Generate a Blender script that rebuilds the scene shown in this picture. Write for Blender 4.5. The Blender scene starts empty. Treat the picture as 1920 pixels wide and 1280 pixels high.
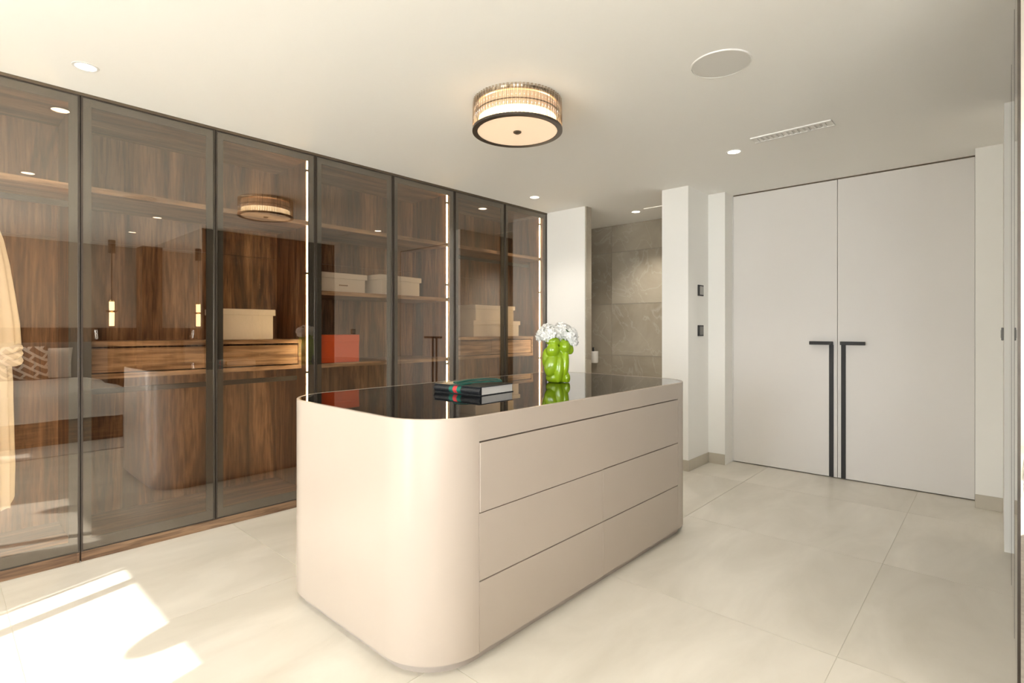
import bpy, bmesh, math, random
from mathutils import Vector, Matrix, noise

# ------------------------------------------------------------------ camera, sky, sun, exposure
scene = bpy.context.scene
COL = scene.collection
CAM_H = 1.30
FOCAL_PX = 995.0
YAW = math.atan(910 / 995.0)            # heading of the view, counted from +X towards +Y
cam_data = bpy.data.cameras.new('camera')
cam_data.sensor_width = 36.0
cam_data.lens = FOCAL_PX / 1920 * 36.0
cam_data.shift_y = -21.5 / 1920
cam_data.clip_start = 0.02
cam = bpy.data.objects.new('camera', cam_data)
COL.objects.link(cam)
cam.location = (0, 0, CAM_H)
cam.rotation_euler = (math.pi / 2, 0, YAW - math.pi / 2)
scene.camera = cam

scene.view_settings.view_transform = 'Standard'
scene.view_settings.look = 'None'
scene.view_settings.gamma = 1.0
scene.view_settings.use_curve_mapping = False
scene.view_settings.exposure = 0.0
scene.cycles.max_bounces = 12
scene.cycles.diffuse_bounces = 6
scene.cycles.glossy_bounces = 6
scene.cycles.transparent_max_bounces = 24
scene.cycles.sample_clamp_indirect = 10.0

SKY_STRENGTH = 16.5
SUN_STRENGTH = 16.0
world = bpy.data.worlds.new('sky')
scene.world = world
world.use_nodes = True
bg = world.node_tree.nodes['Background']
bg.inputs['Color'].default_value = (0.93, 0.97, 1.04, 1)
bg.inputs['Strength'].default_value = SKY_STRENGTH

SUN_DIR = Vector((1.0, 0.31, -0.5505)).normalized()
sd = bpy.data.lights.new('sun', 'SUN')
sd.energy = SUN_STRENGTH
sd.angle = math.radians(0.25)
sd.color = (1.0, 0.975, 0.94)
sun = bpy.data.objects.new('sun', sd)
COL.objects.link(sun)
sun.location = (-6, -2, 6)
sun.rotation_euler = SUN_DIR.to_track_quat('-Z', 'Y').to_euler()

XW = -3.50                               # window wall
WIN = [(0.908, 2.23), (-2.45, -0.93)]      # window openings along Y
WIN_TOP = 2.45
for y0, y1 in WIN:                       # daylight portals in the window openings
    pd = bpy.data.lights.new('window_portal', 'AREA')
    pd.shape = 'RECTANGLE'
    pd.size = WIN_TOP
    pd.size_y = y1 - y0
    pd.cycles.is_portal = True
    po = bpy.data.objects.new('window_portal', pd)
    COL.objects.link(po)
    po.location = (XW - 0.13, (y0 + y1) / 2, WIN_TOP / 2)
    po.rotation_euler = (0, -math.pi / 2, 0)

W3 = (-3.30, -0.70)                      # unseen opening along X in the bedroom wall, added to even out daylight
pd = bpy.data.lights.new('window_portal', 'AREA')
pd.shape = 'RECTANGLE'
pd.size = W3[1] - W3[0]
pd.size_y = WIN_TOP
pd.cycles.is_portal = True
po = bpy.data.objects.new('window_portal', pd)
COL.objects.link(po)
po.location = ((W3[0] + W3[1]) / 2, -2.75 - 0.10, WIN_TOP / 2)
po.rotation_euler = (math.pi / 2, 0, 0)

CEIL = 2.63
WY = 3.79                                # front of the glass wardrobe
BACK = 4.43                              # wardrobe back
rnd = random.Random(7)

# ------------------------------------------------------------------ helpers
def box_data(x0, x1, y0, y1, z0, z1):
    v = [(x0, y0, z0), (x1, y0, z0), (x1, y1, z0), (x0, y1, z0), (x0, y0, z1), (x1, y0, z1), (x1, y1, z1), (x0, y1, z1)]
    f = [(0, 3, 2, 1), (4, 5, 6, 7), (0, 1, 5, 4), (1, 2, 6, 5), (2, 3, 7, 6), (3, 0, 4, 7)]
    return v, f

def add_box(bm, x0, x1, y0, y1, z0, z1, bevel=0.0, seg=2):
    v, f = box_data(x0, x1, y0, y1, z0, z1)
    vs = [bm.verts.new(p) for p in v]
    fs = [bm.faces.new([vs[i] for i in q]) for q in f]
    if bevel > 0:
        ed = list({e for q in fs for e in q.edges})
        bmesh.ops.bevel(bm, geom=ed, offset=bevel, segments=seg, profile=0.5, affect='EDGES')
    return bm

def BX(x0, x1, y0, y1, z0, z1, bevel=0.0, seg=2):
    return add_box(bmesh.new(), x0, x1, y0, y1, z0, z1, bevel, seg)

def add_cyl(bm, p0, p1, r0, r1=None, n=16, caps=True):
    r1 = r0 if r1 is None else r1
    p0, p1 = Vector(p0), Vector(p1)
    d = (p1 - p0).normalized()
    a = d.orthogonal().normalized()
    b = d.cross(a)
    A = [bm.verts.new(p0 + r0 * (math.cos(t) * a + math.sin(t) * b)) for t in [2 * math.pi * i / n for i in range(n)]]
    B = [bm.verts.new(p1 + r1 * (math.cos(t) * a + math.sin(t) * b)) for t in [2 * math.pi * i / n for i in range(n)]]
    for i in range(n):
        bm.faces.new((A[i], A[(i + 1) % n], B[(i + 1) % n], B[i]))
    if caps:
        bm.faces.new(A[::-1])
        bm.faces.new(B)
    return bm

def add_lathe(bm, prof, n=48, center=(0, 0, 0), closed=False):
    cx, cy, cz = center
    rings = []
    for r, z in prof:
        if r < 1e-6:
            rings.append([bm.verts.new((cx, cy, cz + z))])
        else:
            rings.append([bm.verts.new((cx + r * math.cos(2 * math.pi * i / n), cy + r * math.sin(2 * math.pi * i / n), cz + z)) for i in range(n)])
    pairs = list(zip(rings, rings[1:]))
    if closed:
        pairs.append((rings[-1], rings[0]))
    for A, B in pairs:
        for i in range(n):
            j = (i + 1) % n
            if len(A) == 1 and len(B) == 1:
                continue
            if len(A) == 1:
                bm.faces.new((A[0], B[j], B[i]))
            elif len(B) == 1:
                bm.faces.new((A[i], A[j], B[0]))
            else:
                bm.faces.new((A[i], A[j], B[j], B[i]))
    return bm

def rounded_rect(x0, x1, y0, y1, r, n=14):
    pts = []
    for cx, cy, a0 in ((x1 - r, y0 + r, -90), (x1 - r, y1 - r, 0), (x0 + r, y1 - r, 90), (x0 + r, y0 + r, 180)):
        for i in range(n + 1):
            a = math.radians(a0 + 90 * i / n)
            pts.append((cx + r * math.cos(a), cy + r * math.sin(a)))
    return pts

def add_prism(bm, pts, z0, z1, caps=(True, True)):
    A = [bm.verts.new((x, y, z0)) for x, y in pts]
    B = [bm.verts.new((x, y, z1)) for x, y in pts]
    n = len(pts)
    for i in range(n):
        bm.faces.new((A[i], A[(i + 1) % n], B[(i + 1) % n], B[i]))
    if caps[0]:
        bm.faces.new(A[::-1])
    if caps[1]:
        bm.faces.new(B)
    return bm

def tag(o, label=None, cat=None, group=None, kind=None):
    if label: o['label'] = label
    if cat: o['category'] = cat
    if group: o['group'] = group
    if kind: o['kind'] = kind
    return o

def origin_of(p):
    v = Vector((0, 0, 0))
    while p is not None:
        v += p.location
        p = p.parent
    return v

def obj(name, bm, mat, parent=None, smooth=False, local=False, at=None):
    """Link a bmesh as one mesh object.  Coordinates are world ones unless local; the parent's
    location (unrotated parents only) is taken off."""
    bmesh.ops.recalc_face_normals(bm, faces=bm.faces)
    off = Vector((0, 0, 0))
    if parent is not None and not local:
        off = origin_of(parent)
    if at is not None:
        off = Vector(at) if parent is None else off
    if off.length > 0:
        bmesh.ops.translate(bm, verts=bm.verts, vec=-off)
    me = bpy.data.meshes.new(name)
    bm.to_mesh(me)
    bm.free()
    if smooth:
        for p in me.polygons:
            p.use_smooth = True
        if smooth is not True:
            me.set_sharp_from_angle(angle=math.radians(smooth))
    me.materials.append(mat)
    o = bpy.data.objects.new(name, me)
    COL.objects.link(o)
    if parent is not None:
        o.parent = parent
    elif at is not None:
        o.location = at
    return o

def thing(name, loc, label, cat, group=None, rz=0.0):
    o = bpy.data.objects.new(name, None)
    o.empty_display_size = 0.1
    COL.objects.link(o)
    o.location = loc
    o.rotation_euler = (0, 0, rz)
    return tag(o, label, cat, group)

def struct(name, bm, mat, label=None, smooth=False):
    o = obj(name, bm, mat, smooth=smooth)
    o['kind'] = 'structure'
    if label: o['label'] = label
    return o

def copy_tree(o, parent=None):
    c = o.copy()
    COL.objects.link(c)
    c.parent = parent
    for ch in list(o.children):
        copy_tree(ch, c)
    return c

# ------------------------------------------------------------------ materials
def new_mat(name):
    m = bpy.data.materials.new(name)
    m.use_nodes = True
    nt = m.node_tree
    return m, nt, nt.nodes, nt.links, nt.nodes['Principled BSDF']

def plain(name, col, rough=0.5, metal=0.0, ior=None, noise_amt=0.0, noise_scale=8.0, bump=0.0, bump_scale=200.0, spec=None):
    m, nt, N, L, P = new_mat(name)
    P.inputs['Base Color'].default_value = (*col, 1)
    P.inputs['Roughness'].default_value = rough
    P.inputs['Metallic'].default_value = metal
    if ior: P.inputs['IOR'].default_value = ior
    if spec is not None: P.inputs['Specular IOR Level'].default_value = spec
    if noise_amt or bump:
        g = N.new('ShaderNodeNewGeometry')
    if noise_amt:
        n = N.new('ShaderNodeTexNoise')
        n.inputs['Scale'].default_value = noise_scale
        n.inputs['Detail'].default_value = 4
        L.new(g.outputs['Position'], n.inputs['Vector'])
        r = N.new('ShaderNodeValToRGB')
        r.color_ramp.elements[0].position = 0.3
        r.color_ramp.elements[1].position = 0.7
        r.color_ramp.elements[0].color = (*[c * (1 - noise_amt) for c in col], 1)
        r.color_ramp.elements[1].color = (*[min(1, c * (1 + noise_amt)) for c in col], 1)
        L.new(n.outputs['Fac'], r.inputs['Fac'])
        L.new(r.outputs['Color'], P.inputs['Base Color'])
    if bump:
        n2 = N.new('ShaderNodeTexNoise')
        n2.inputs['Scale'].default_value = bump_scale
        L.new(g.outputs['Position'], n2.inputs['Vector'])
        b = N.new('ShaderNodeBump')
        b.inputs['Strength'].default_value = bump
        b.inputs['Distance'].default_value = 0.002
        L.new(n2.outputs['Fac'], b.inputs['Height'])
        L.new(b.outputs['Normal'], P.inputs['Normal'])
    return m

def emit(name, col, strength):
    m, nt, N, L, P = new_mat(name)
    P.inputs['Base Color'].default_value = (*col, 1)
    P.inputs['Emission Color'].default_value = (*col, 1)
    P.inputs['Emission Strength'].default_value = strength
    return m

def wood(name, dark, mid, light, axis='z', rough=0.42, scale=1.0, offset=0.0):
    """Walnut: grain running along the axis, broad bands, darker veins and a few knots."""
    m, nt, N, L, P = new_mat(name)
    g = N.new('ShaderNodeNewGeometry')
    mp = N.new('ShaderNodeMapping')
    mp.inputs['Location'].default_value = (offset, offset * 1.7, offset * 0.6)
    s = {'x': (0.09, 1.0, 1.0), 'y': (1.0, 0.09, 1.0), 'z': (1.0, 1.0, 0.09)}[axis]
    mp.inputs['Scale'].default_value = tuple(k * scale for k in s)
    L.new(g.outputs['Position'], mp.inputs['Vector'])
    n1 = N.new('ShaderNodeTexNoise')
    n1.inputs['Scale'].default_value = 7.0
    n1.inputs['Detail'].default_value = 5
    n1.inputs['Roughness'].default_value = 0.6
    n1.inputs['Distortion'].default_value = 1.2
    L.new(mp.outputs['Vector'], n1.inputs['Vector'])
    r1 = N.new('ShaderNodeValToRGB')
    e = r1.color_ramp.elements
    e[0].position = 0.36; e[0].color = (*dark, 1)
    e[1].position = 0.68; e[1].color = (*light, 1)
    k = r1.color_ramp.elements.new(0.5); k.color = (*mid, 1)
    L.new(n1.outputs['Fac'], r1.inputs['Fac'])
    n2 = N.new('ShaderNodeTexNoise')
    n2.inputs['Scale'].default_value = 55.0
    n2.inputs['Detail'].default_value = 3
    n2.inputs['Distortion'].default_value = 0.4
    L.new(mp.outputs['Vector'], n2.inputs['Vector'])
    mix = N.new('ShaderNodeMix')
    mix.data_type = 'RGBA'
    mix.blend_type = 'MULTIPLY'
    mix.inputs['Factor'].default_value = 0.8
    L.new(r1.outputs['Color'], mix.inputs['A'])
    r2 = N.new('ShaderNodeValToRGB')
    r2.color_ramp.elements[0].position = 0.35; r2.color_ramp.elements[0].color = (0.35, 0.3, 0.27, 1)
    r2.color_ramp.elements[1].position = 0.6; r2.color_ramp.elements[1].color = (1, 1, 1, 1)
    L.new(n2.outputs['Fac'], r2.inputs['Fac'])
    L.new(r2.outputs['Color'], mix.inputs['B'])
    L.new(mix.outputs['Result'], P.inputs['Base Color'])
    P.inputs['Roughness'].default_value = rough
    b = N.new('ShaderNodeBump')
    b.inputs['Strength'].default_value = 0.08
    b.inputs['Distance'].default_value = 0.002
    L.new(n2.outputs['Fac'], b.inputs['Height'])
    L.new(b.outputs['Normal'], P.inputs['Normal'])
    return m

def sheet_glass(name, tint, r0, gloss=(1, 1, 1)):
    """Coated glass: Schlick reflection over a tinted clear body."""
    m = bpy.data.materials.new(name)
    m.use_nodes = True
    nt = m.node_tree
    N, L = nt.nodes, nt.links
    N.clear()
    out = N.new('ShaderNodeOutputMaterial')
    tr = N.new('ShaderNodeBsdfTransparent')
    tr.inputs['Color'].default_value = (*tint, 1)
    gl = N.new('ShaderNodeBsdfGlossy')
    gl.inputs['Color'].default_value = (*gloss, 1)
    gl.inputs['Roughness'].default_value = 0.0
    lw = N.new('ShaderNodeLayerWeight')
    lw.inputs['Blend'].default_value = 0.5
    pw = N.new('ShaderNodeMath'); pw.operation = 'POWER'; pw.inputs[1].default_value = 5.0
    ma = N.new('ShaderNodeMath'); ma.operation = 'MULTIPLY_ADD'
    ma.inputs[1].default_value = 1 - r0
    ma.inputs[2].default_value = r0
    L.new(lw.outputs['Facing'], pw.inputs[0])
    L.new(pw.outputs[0], ma.inputs[0])
    mx = N.new('ShaderNodeMixShader')
    L.new(ma.outputs[0], mx.inputs['Fac'])
    L.new(tr.outputs[0], mx.inputs[1])
    L.new(gl.outputs[0], mx.inputs[2])
    L.new(mx.outputs[0], out.inputs['Surface'])
    return m

def tile_mat(name, c0, c1, rough, scale=1.6, veins=None, stretch=(1, 1, 1), bump=0.0):
    m, nt, N, L, P = new_mat(name)
    g = N.new('ShaderNodeNewGeometry')
    oi = N.new('ShaderNodeObjectInfo')
    mul = N.new('ShaderNodeMath'); mul.operation = 'MULTIPLY'; mul.inputs[1].default_value = 13.0
    L.new(oi.outputs['Random'], mul.inputs[0])
    add = N.new('ShaderNodeVectorMath'); add.operation = 'ADD'
    L.new(g.outputs['Position'], add.inputs[0])
    L.new(mul.outputs[0], add.inputs[1])
    mp = N.new('ShaderNodeMapping')
    mp.inputs['Scale'].default_value = stretch
    L.new(add.outputs[0], mp.inputs['Vector'])
    n = N.new('ShaderNodeTexNoise')
    n.inputs['Scale'].default_value = scale
    n.inputs['Detail'].default_value = 6
    n.inputs['Roughness'].default_value = 0.55
    n.inputs['Distortion'].default_value = 0.6
    L.new(mp.outputs['Vector'], n.inputs['Vector'])
    r = N.new('ShaderNodeValToRGB')
    r.color_ramp.elements[0].position = 0.3; r.color_ramp.elements[0].color = (*c0, 1)
    r.color_ramp.elements[1].position = 0.7; r.color_ramp.elements[1].color = (*c1, 1)
    L.new(n.outputs['Fac'], r.inputs['Fac'])
    last = r.outputs['Color']
    if veins:
        n3 = N.new('ShaderNodeTexNoise')
        n3.inputs['Scale'].default_value = 1.7
        n3.inputs['Detail'].default_value = 5
        n3.inputs['Distortion'].default_value = 1.5
        L.new(mp.outputs['Vector'], n3.inputs['Vector'])
        ab = N.new('ShaderNodeMath'); ab.operation = 'SUBTRACT'; ab.inputs[1].default_value = 0.5
        L.new(n3.outputs['Fac'], ab.inputs[0])
        a2 = N.new('ShaderNodeMath'); a2.operation = 'ABSOLUTE'
        L.new(ab.outputs[0], a2.inputs[0])
        rv = N.new('ShaderNodeValToRGB')
        rv.color_ramp.elements[0].position = 0.0; rv.color_ramp.elements[0].color = (1, 1, 1, 1)
        rv.color_ramp.elements[1].position = 0.018; rv.color_ramp.elements[1].color = (0, 0, 0, 1)
        L.new(a2.outputs[0], rv.inputs['Fac'])
        sc = N.new('ShaderNodeMath'); sc.operation = 'MULTIPLY'; sc.inputs[1].default_value = 0.28
        L.new(rv.outputs['Color'], sc.inputs[0])
        mx = N.new('ShaderNodeMix'); mx.data_type = 'RGBA'
        L.new(sc.outputs[0], mx.inputs['Factor'])
        L.new(last, mx.inputs['A'])
        mx.inputs['B'].default_value = (*veins, 1)
        last = mx.outputs['Result']
    L.new(last, P.inputs['Base Color'])
    P.inputs['Roughness'].default_value = rough
    if bump:
        b = N.new('ShaderNodeBump'); b.inputs['Strength'].default_value = bump; b.inputs['Distance'].default_value = 0.001
        L.new(n.outputs['Fac'], b.inputs['Height'])
        L.new(b.outputs['Normal'], P.inputs['Normal'])
    return m

M = {}
M['wall'] = plain('white_plaster', (0.86, 0.845, 0.80), 0.9, bump=0.04, bump_scale=90, spec=0.2)
M['ceiling'] = plain('ceiling_plaster', (0.90, 0.885, 0.845), 0.95, spec=0.1)
M['floor'] = tile_mat('porcelain_floor', (0.62, 0.58, 0.50), (0.76, 0.72, 0.64), 0.33, 1.5, stretch=(0.9, 2.2, 1))
M['grout'] = plain('grout', (0.70, 0.665, 0.58), 0.9)
M['skirting'] = tile_mat('porcelain_skirting', (0.47, 0.425, 0.345), (0.55, 0.50, 0.41), 0.4, 2.0)
M['stone'] = tile_mat('grey_stone_tile', (0.25, 0.21, 0.155), (0.46, 0.41, 0.325), 0.40, 0.9, veins=(0.55, 0.52, 0.46))
M['stone_grout'] = plain('stone_grout', (0.33, 0.30, 0.26), 0.9)
M['lacquer'] = plain('greige_lacquer', (0.455, 0.385, 0.322), 0.27, noise_amt=0.012, noise_scale=3)
M['lacquer_gap'] = plain('drawer_channel', (0.16, 0.125, 0.10), 0.6)  # dark backing sheet, the shade of the drawer gaps put into its colour
M['black_glass'] = plain('black_glass', (0.006, 0.005, 0.004), 0.01, ior=1.75)
M['door_white'] = plain('door_lacquer', (0.74, 0.71, 0.675), 0.45, noise_amt=0.01, noise_scale=2, bump=0.03, bump_scale=300)
M['frame_white'] = plain('door_frame_white', (0.80, 0.785, 0.745), 0.6)
M['shadow_gap'] = plain('dark_gap', (0.09, 0.07, 0.05), 0.8)
M['black_metal'] = plain('black_metal', (0.018, 0.017, 0.016), 0.55)
M['bronze'] = plain('dark_bronze', (0.070, 0.056, 0.044), 0.35, metal=0.5)
M['bronze_light'] = plain('bronze_trim', (0.14, 0.105, 0.07), 0.42, metal=0.4)
M['border'] = plain('door_back_frame', (0.055, 0.060, 0.058), 0.5)
M['smoked'] = sheet_glass('bronze_glass', (0.90, 0.84, 0.77), 0.132, (0.97, 0.95, 0.92))
M['smoked_dark'] = sheet_glass('dark_glass', (0.35, 0.31, 0.28), 0.05)
M['clear'] = sheet_glass('clear_glass', (0.98, 0.985, 0.98), 0.03)
M['mirror'] = plain('mirror_glass', (0.80, 0.77, 0.73), 0.0, metal=1.0)
WD, WM, WL = (0.055, 0.022, 0.008), (0.215, 0.102, 0.044), (0.420, 0.235, 0.118)
M['walnut'] = wood('walnut_upright', WD, WM, WL, 'z')
M['walnut_x'] = wood('walnut_lengthwise', WD, WM, WL, 'x')
M['walnut_y'] = wood('walnut_depthwise', WD, WM, WL, 'y')
M['walnut_light'] = wood('walnut_edge', (0.28, 0.17, 0.095), (0.46, 0.31, 0.19), (0.60, 0.43, 0.28), 'x', offset=3.1)
M['plinth_wood'] = wood('walnut_plinth', (0.12, 0.062, 0.028), (0.22, 0.125, 0.065), (0.32, 0.20, 0.115), 'x', offset=3.1)
M['chest'] = wood('walnut_chest', (0.22, 0.12, 0.06), (0.54, 0.35, 0.20), (0.74, 0.53, 0.34), 'x', offset=5.3, scale=0.8)
M['led'] = emit('led_strip', (1.0, 0.80, 0.48), 40.0)
M['down'] = emit('downlight_glow', (1.0, 0.90, 0.72), 9.0)
M['white_metal'] = plain('white_metal', (0.80, 0.785, 0.75), 0.5)
M['speaker'] = plain('speaker_cloth', (0.70, 0.68, 0.64), 0.9, bump=0.1, bump_scale=600)
M['linen_box'] = plain('linen_box', (0.86, 0.80, 0.69), 0.8, noise_amt=0.03, noise_scale=60, bump=0.1, bump_scale=500)
M['grey_box'] = plain('grey_linen_box', (0.78, 0.77, 0.74), 0.8, noise_amt=0.03, noise_scale=60, bump=0.1, bump_scale=500)
M['orange'] = plain('orange_card', (0.85, 0.13, 0.025), 0.55)
M['cream_cloth'] = plain('cream_silk', (0.90, 0.89, 0.84), 0.6, noise_amt=0.03, noise_scale=20)
M['white_cloth'] = plain('white_cotton', (0.88, 0.87, 0.84), 0.9, noise_amt=0.03, noise_scale=6)
M['headboard'] = plain('grey_upholstery', (0.22, 0.20, 0.185), 0.9, bump=0.2, bump_scale=300)
M['rug'] = plain('grey_rug', (0.50, 0.47, 0.43), 1.0, noise_amt=0.12, noise_scale=40, bump=0.5, bump_scale=200)
M['chrome'] = plain('chrome', (0.8, 0.78, 0.75), 0.1, metal=1.0)
M['brass'] = plain('brass', (0.60, 0.42, 0.20), 0.25, metal=1.0)
M['green'] = plain('green_glaze', (0.27, 0.42, 0.012), 0.04, noise_amt=0.10, noise_scale=12, ior=1.55)
M['petal'] = plain('white_petal', (0.86, 0.85, 0.81), 0.7)
M['leaf'] = plain('leaf_green', (0.07, 0.13, 0.03), 0.6)
M['paper'] = plain('paper', (0.66, 0.635, 0.60), 0.8, noise_amt=0.05, noise_scale=300)
M['croc'] = plain('black_croc_leather', (0.022, 0.024, 0.027), 0.28, bump=1.0, bump_scale=110)
M['web_green'] = plain('green_webbing', (0.012, 0.16, 0.115), 0.7)
M['web_red'] = plain('red_webbing', (0.72, 0.055, 0.06), 0.7)
M['ribbon'] = plain('green_ribbon', (0.014, 0.080, 0.060), 0.5)
M['ceramic'] = plain('white_ceramic', (0.78, 0.74, 0.68), 0.25)
M['switch'] = plain('switch_grey', (0.16, 0.155, 0.145), 0.4)
M['switch_light'] = plain('switch_rocker', (0.40, 0.385, 0.36), 0.4)
M['terrace'] = plain('terrace_stone', (0.66, 0.63, 0.57), 0.8)
M['beige_wall'] = plain('beige_wallcover', (0.52, 0.43, 0.345), 0.8)

def maze_mat():
    m, nt, N, L, P = new_mat('maze_print')
    tc = N.new('ShaderNodeTexCoord')
    mp = N.new('ShaderNodeMapping')
    mp.inputs['Rotation'].default_value = (0, 0, math.radians(38))
    mp.inputs['Scale'].default_value = (1, 1, 0)
    L.new(tc.outputs['Object'], mp.inputs['Vector'])
    b = N.new('ShaderNodeTexBrick')
    b.inputs['Scale'].default_value = 4.6
    b.inputs['Mortar Size'].default_value = 0.075
    b.inputs['Mortar Smooth'].default_value = 0.0
    b.inputs['Brick Width'].default_value = 0.9
    b.inputs['Row Height'].default_value = 0.42
    b.inputs['Color1'].default_value = (0.13, 0.085, 0.065, 1)
    b.inputs['Color2'].default_value = (0.15, 0.10, 0.075, 1)
    b.inputs['Mortar'].default_value = (0.78, 0.74, 0.68, 1)
    L.new(mp.outputs['Vector'], b.inputs['Vector'])
    L.new(b.outputs['Color'], P.inputs['Base Color'])
    P.inputs['Roughness'].default_value = 0.9
    return m
M['maze'] = maze_mat()

# ------------------------------------------------------------------ the setting
Y_BED = -2.75                 # wall behind the bed
X_SIDE = 2.38                 # mirrored side of the bedroom recess
Y_OPP = -0.052                # dark glass opposite the wardrobe
X_DOORWALL = 5.16
X_DOOR = 5.357
X_BATH = 5.87

floor = struct('floor', BX(XW - 0.25, 6.0, Y_BED - 0.2, BACK + 0.1, -0.12, -0.0025), M['grout'])
xj = [XW, -3.125, -2.005, -0.885, 0.235, 1.36, 2.43, 3.57, 4.69, 5.88]
yj = [Y_BED, -1.80, -0.665, 0.47, 1.605, 2.74, 3.78, BACK]
G = 0.0016
tile_cache = {}
for i in range(len(xj) - 1):
    for j in range(len(yj) - 1):
        w, d = round(xj[i + 1] - xj[i], 3), round(yj[j + 1] - yj[j], 3)
        key = (w, d)
        if key not in tile_cache:
            t = obj('tile', BX(G, w - G, G, d - G, -0.012, 0.0), M['floor'], floor, local=True)
            tile_cache[key] = t
        else:
            t = tile_cache[key].copy()
            COL.objects.link(t)
        t.location = (xj[i], yj[j], 0)

struct('ceiling', BX(XW - 0.25, 6.0, Y_BED - 0.2, BACK + 0.1, CEIL, CEIL + 0.15), M['ceiling'])

# door wall: left and right of the recessed double door
struct('wall_back', BX(X_DOORWALL, X_DOOR + 0.09, 1.937, 2.10, 0, CEIL), M['wall'], 'narrow white wall left of the double door')
struct('wall_back_right', BX(X_DOORWALL, X_DOOR + 0.09, -0.75, 0.120, 0, CEIL), M['wall'], 'white wall right of the double door')
struct('wall_behind_door', BX(X_DOOR + 0.05, X_DOOR + 0.09, 0.120, 1.937, 0, CEIL), M['shadow_gap'])
struct('wall_pier', BX(4.70, X_DOOR + 0.09, 2.10, 2.36, 0, CEIL), M['wall'], 'white pier with two switches beside the bathroom opening')
struct('wall_stub', BX(4.735, 4.83, 3.27, BACK, 0, CEIL), M['wall'], 'white wall stub at the end of the wardrobe')
# bathroom behind the opening
bw = struct('wall_bathroom_back', BX(X_BATH + 0.012, X_BATH + 0.12, 2.0, BACK + 0.1, 0, CEIL), M['stone_grout'])
zj = [0.0, 0.335, 0.982, 1.629, 2.285, CEIL]
yb = [2.05, 2.34, 3.64, BACK]
for j in range(len(yb) - 1):
    for k in range(len(zj) - 1):
        obj('tile', BX(X_BATH, X_BATH + 0.0125, yb[j] + 0.0018, yb[j + 1] - 0.0018, zj[k] + 0.0018, zj[k + 1] - 0.0018), M['stone'], bw)
bl = struct('wall_bathroom_left', BX(4.83, X_BATH, BACK, BACK + 0.1, 0, CEIL), M['stone_grout'])
for k in range(len(zj) - 1):
    obj('tile', BX(4.84, X_BATH - 0.002, BACK - 0.0125, BACK, zj[k] + 0.0018, zj[k + 1] - 0.0018), M['stone'], bl)
struct('wall_bathroom_right', BX(X_DOOR + 0.09, X_BATH + 0.012, 2.05, 2.36, 0, CEIL), M['stone'])
sb = bpy.data.objects['wall_stub']
for k in range(len(zj) - 1):      # stone lining of the opening's jamb and the bathroom face of the stub
    obj('jamb_tile', BX(4.745, 4.842, 3.258, 3.27, zj[k] + 0.0012, zj[k + 1] - 0.0012), M['stone'], sb)
    obj('tile', BX(4.83, 4.842, 3.27, BACK - 0.02, zj[k] + 0.0018, zj[k + 1] - 0.0018), M['stone'], sb)
# opposite side: pier, dark glass cupboard block, mirrored return
pr = struct('wall_right', BX(4.245, X_DOORWALL, -0.70, -0.030, 0, CEIL), M['wall'], 'white wall end at the right edge')
struct('wall_cupboard_core', BX(X_SIDE + 0.03, 4.245, -0.80, -0.70, 0, CEIL), M['walnut'])
struct('wall_bedroom_side', BX(X_SIDE + 0.006, X_SIDE + 0.12, Y_BED, -0.70, 0, CEIL), M['walnut'])
bm = bmesh.new()
add_box(bm, XW, W3[0], Y_BED - 0.15, Y_BED, 0, CEIL)
add_box(bm, W3[1], X_SIDE + 0.12, Y_BED - 0.15, Y_BED, 0, CEIL)
add_box(bm, W3[0], W3[1], Y_BED - 0.15, Y_BED, WIN_TOP, CEIL)
struct('wall_bedroom', bm, M['beige_wall'])
bm = bmesh.new()
for a, b, c, d in ((W3[0], W3[1], 0, 0.03), (W3[0], W3[1], WIN_TOP - 0.03, WIN_TOP)):
    add_box(bm, a, b, Y_BED - 0.11, Y_BED - 0.05, c, d)
cuts3 = [W3[0] + 0.015, (W3[0] + W3[1]) / 2, W3[1] - 0.015]
for c in cuts3:
    add_box(bm, c - 0.015, c + 0.015, Y_BED - 0.11, Y_BED - 0.05, 0.03, WIN_TOP - 0.03)
w3 = struct('window_3', bm, M['bronze'], 'unseen wide window added beside the bed for more daylight')  # added out of view to bring in more daylight
for a, b in zip(cuts3, cuts3[1:]):
    obj('pane', BX(a + 0.015, b - 0.015, Y_BED - 0.083, Y_BED - 0.077, 0.03, WIN_TOP - 0.03), M['clear'], w3)
struct('sun_block_slab', BX(XW - 7, X_SIDE + 0.5, Y_BED - 3.6, Y_BED - 0.15, CEIL + 0.02, CEIL + 0.2), M['wall'])  # unseen slab added to keep direct sun out of the added window
struct('terrace_side', BX(XW - 0.25, X_SIDE + 3, Y_BED - 9, Y_BED - 0.15, -0.2, -0.03), M['terrace'])
struct('wall_wardrobe_back', BX(XW, 4.735, BACK + 0.02, BACK + 0.1, 0, CEIL), M['wall'])
struct('wall_left', BX(XW, -0.84, WY, BACK + 0.02, 0, CEIL), M['wall'])
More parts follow.
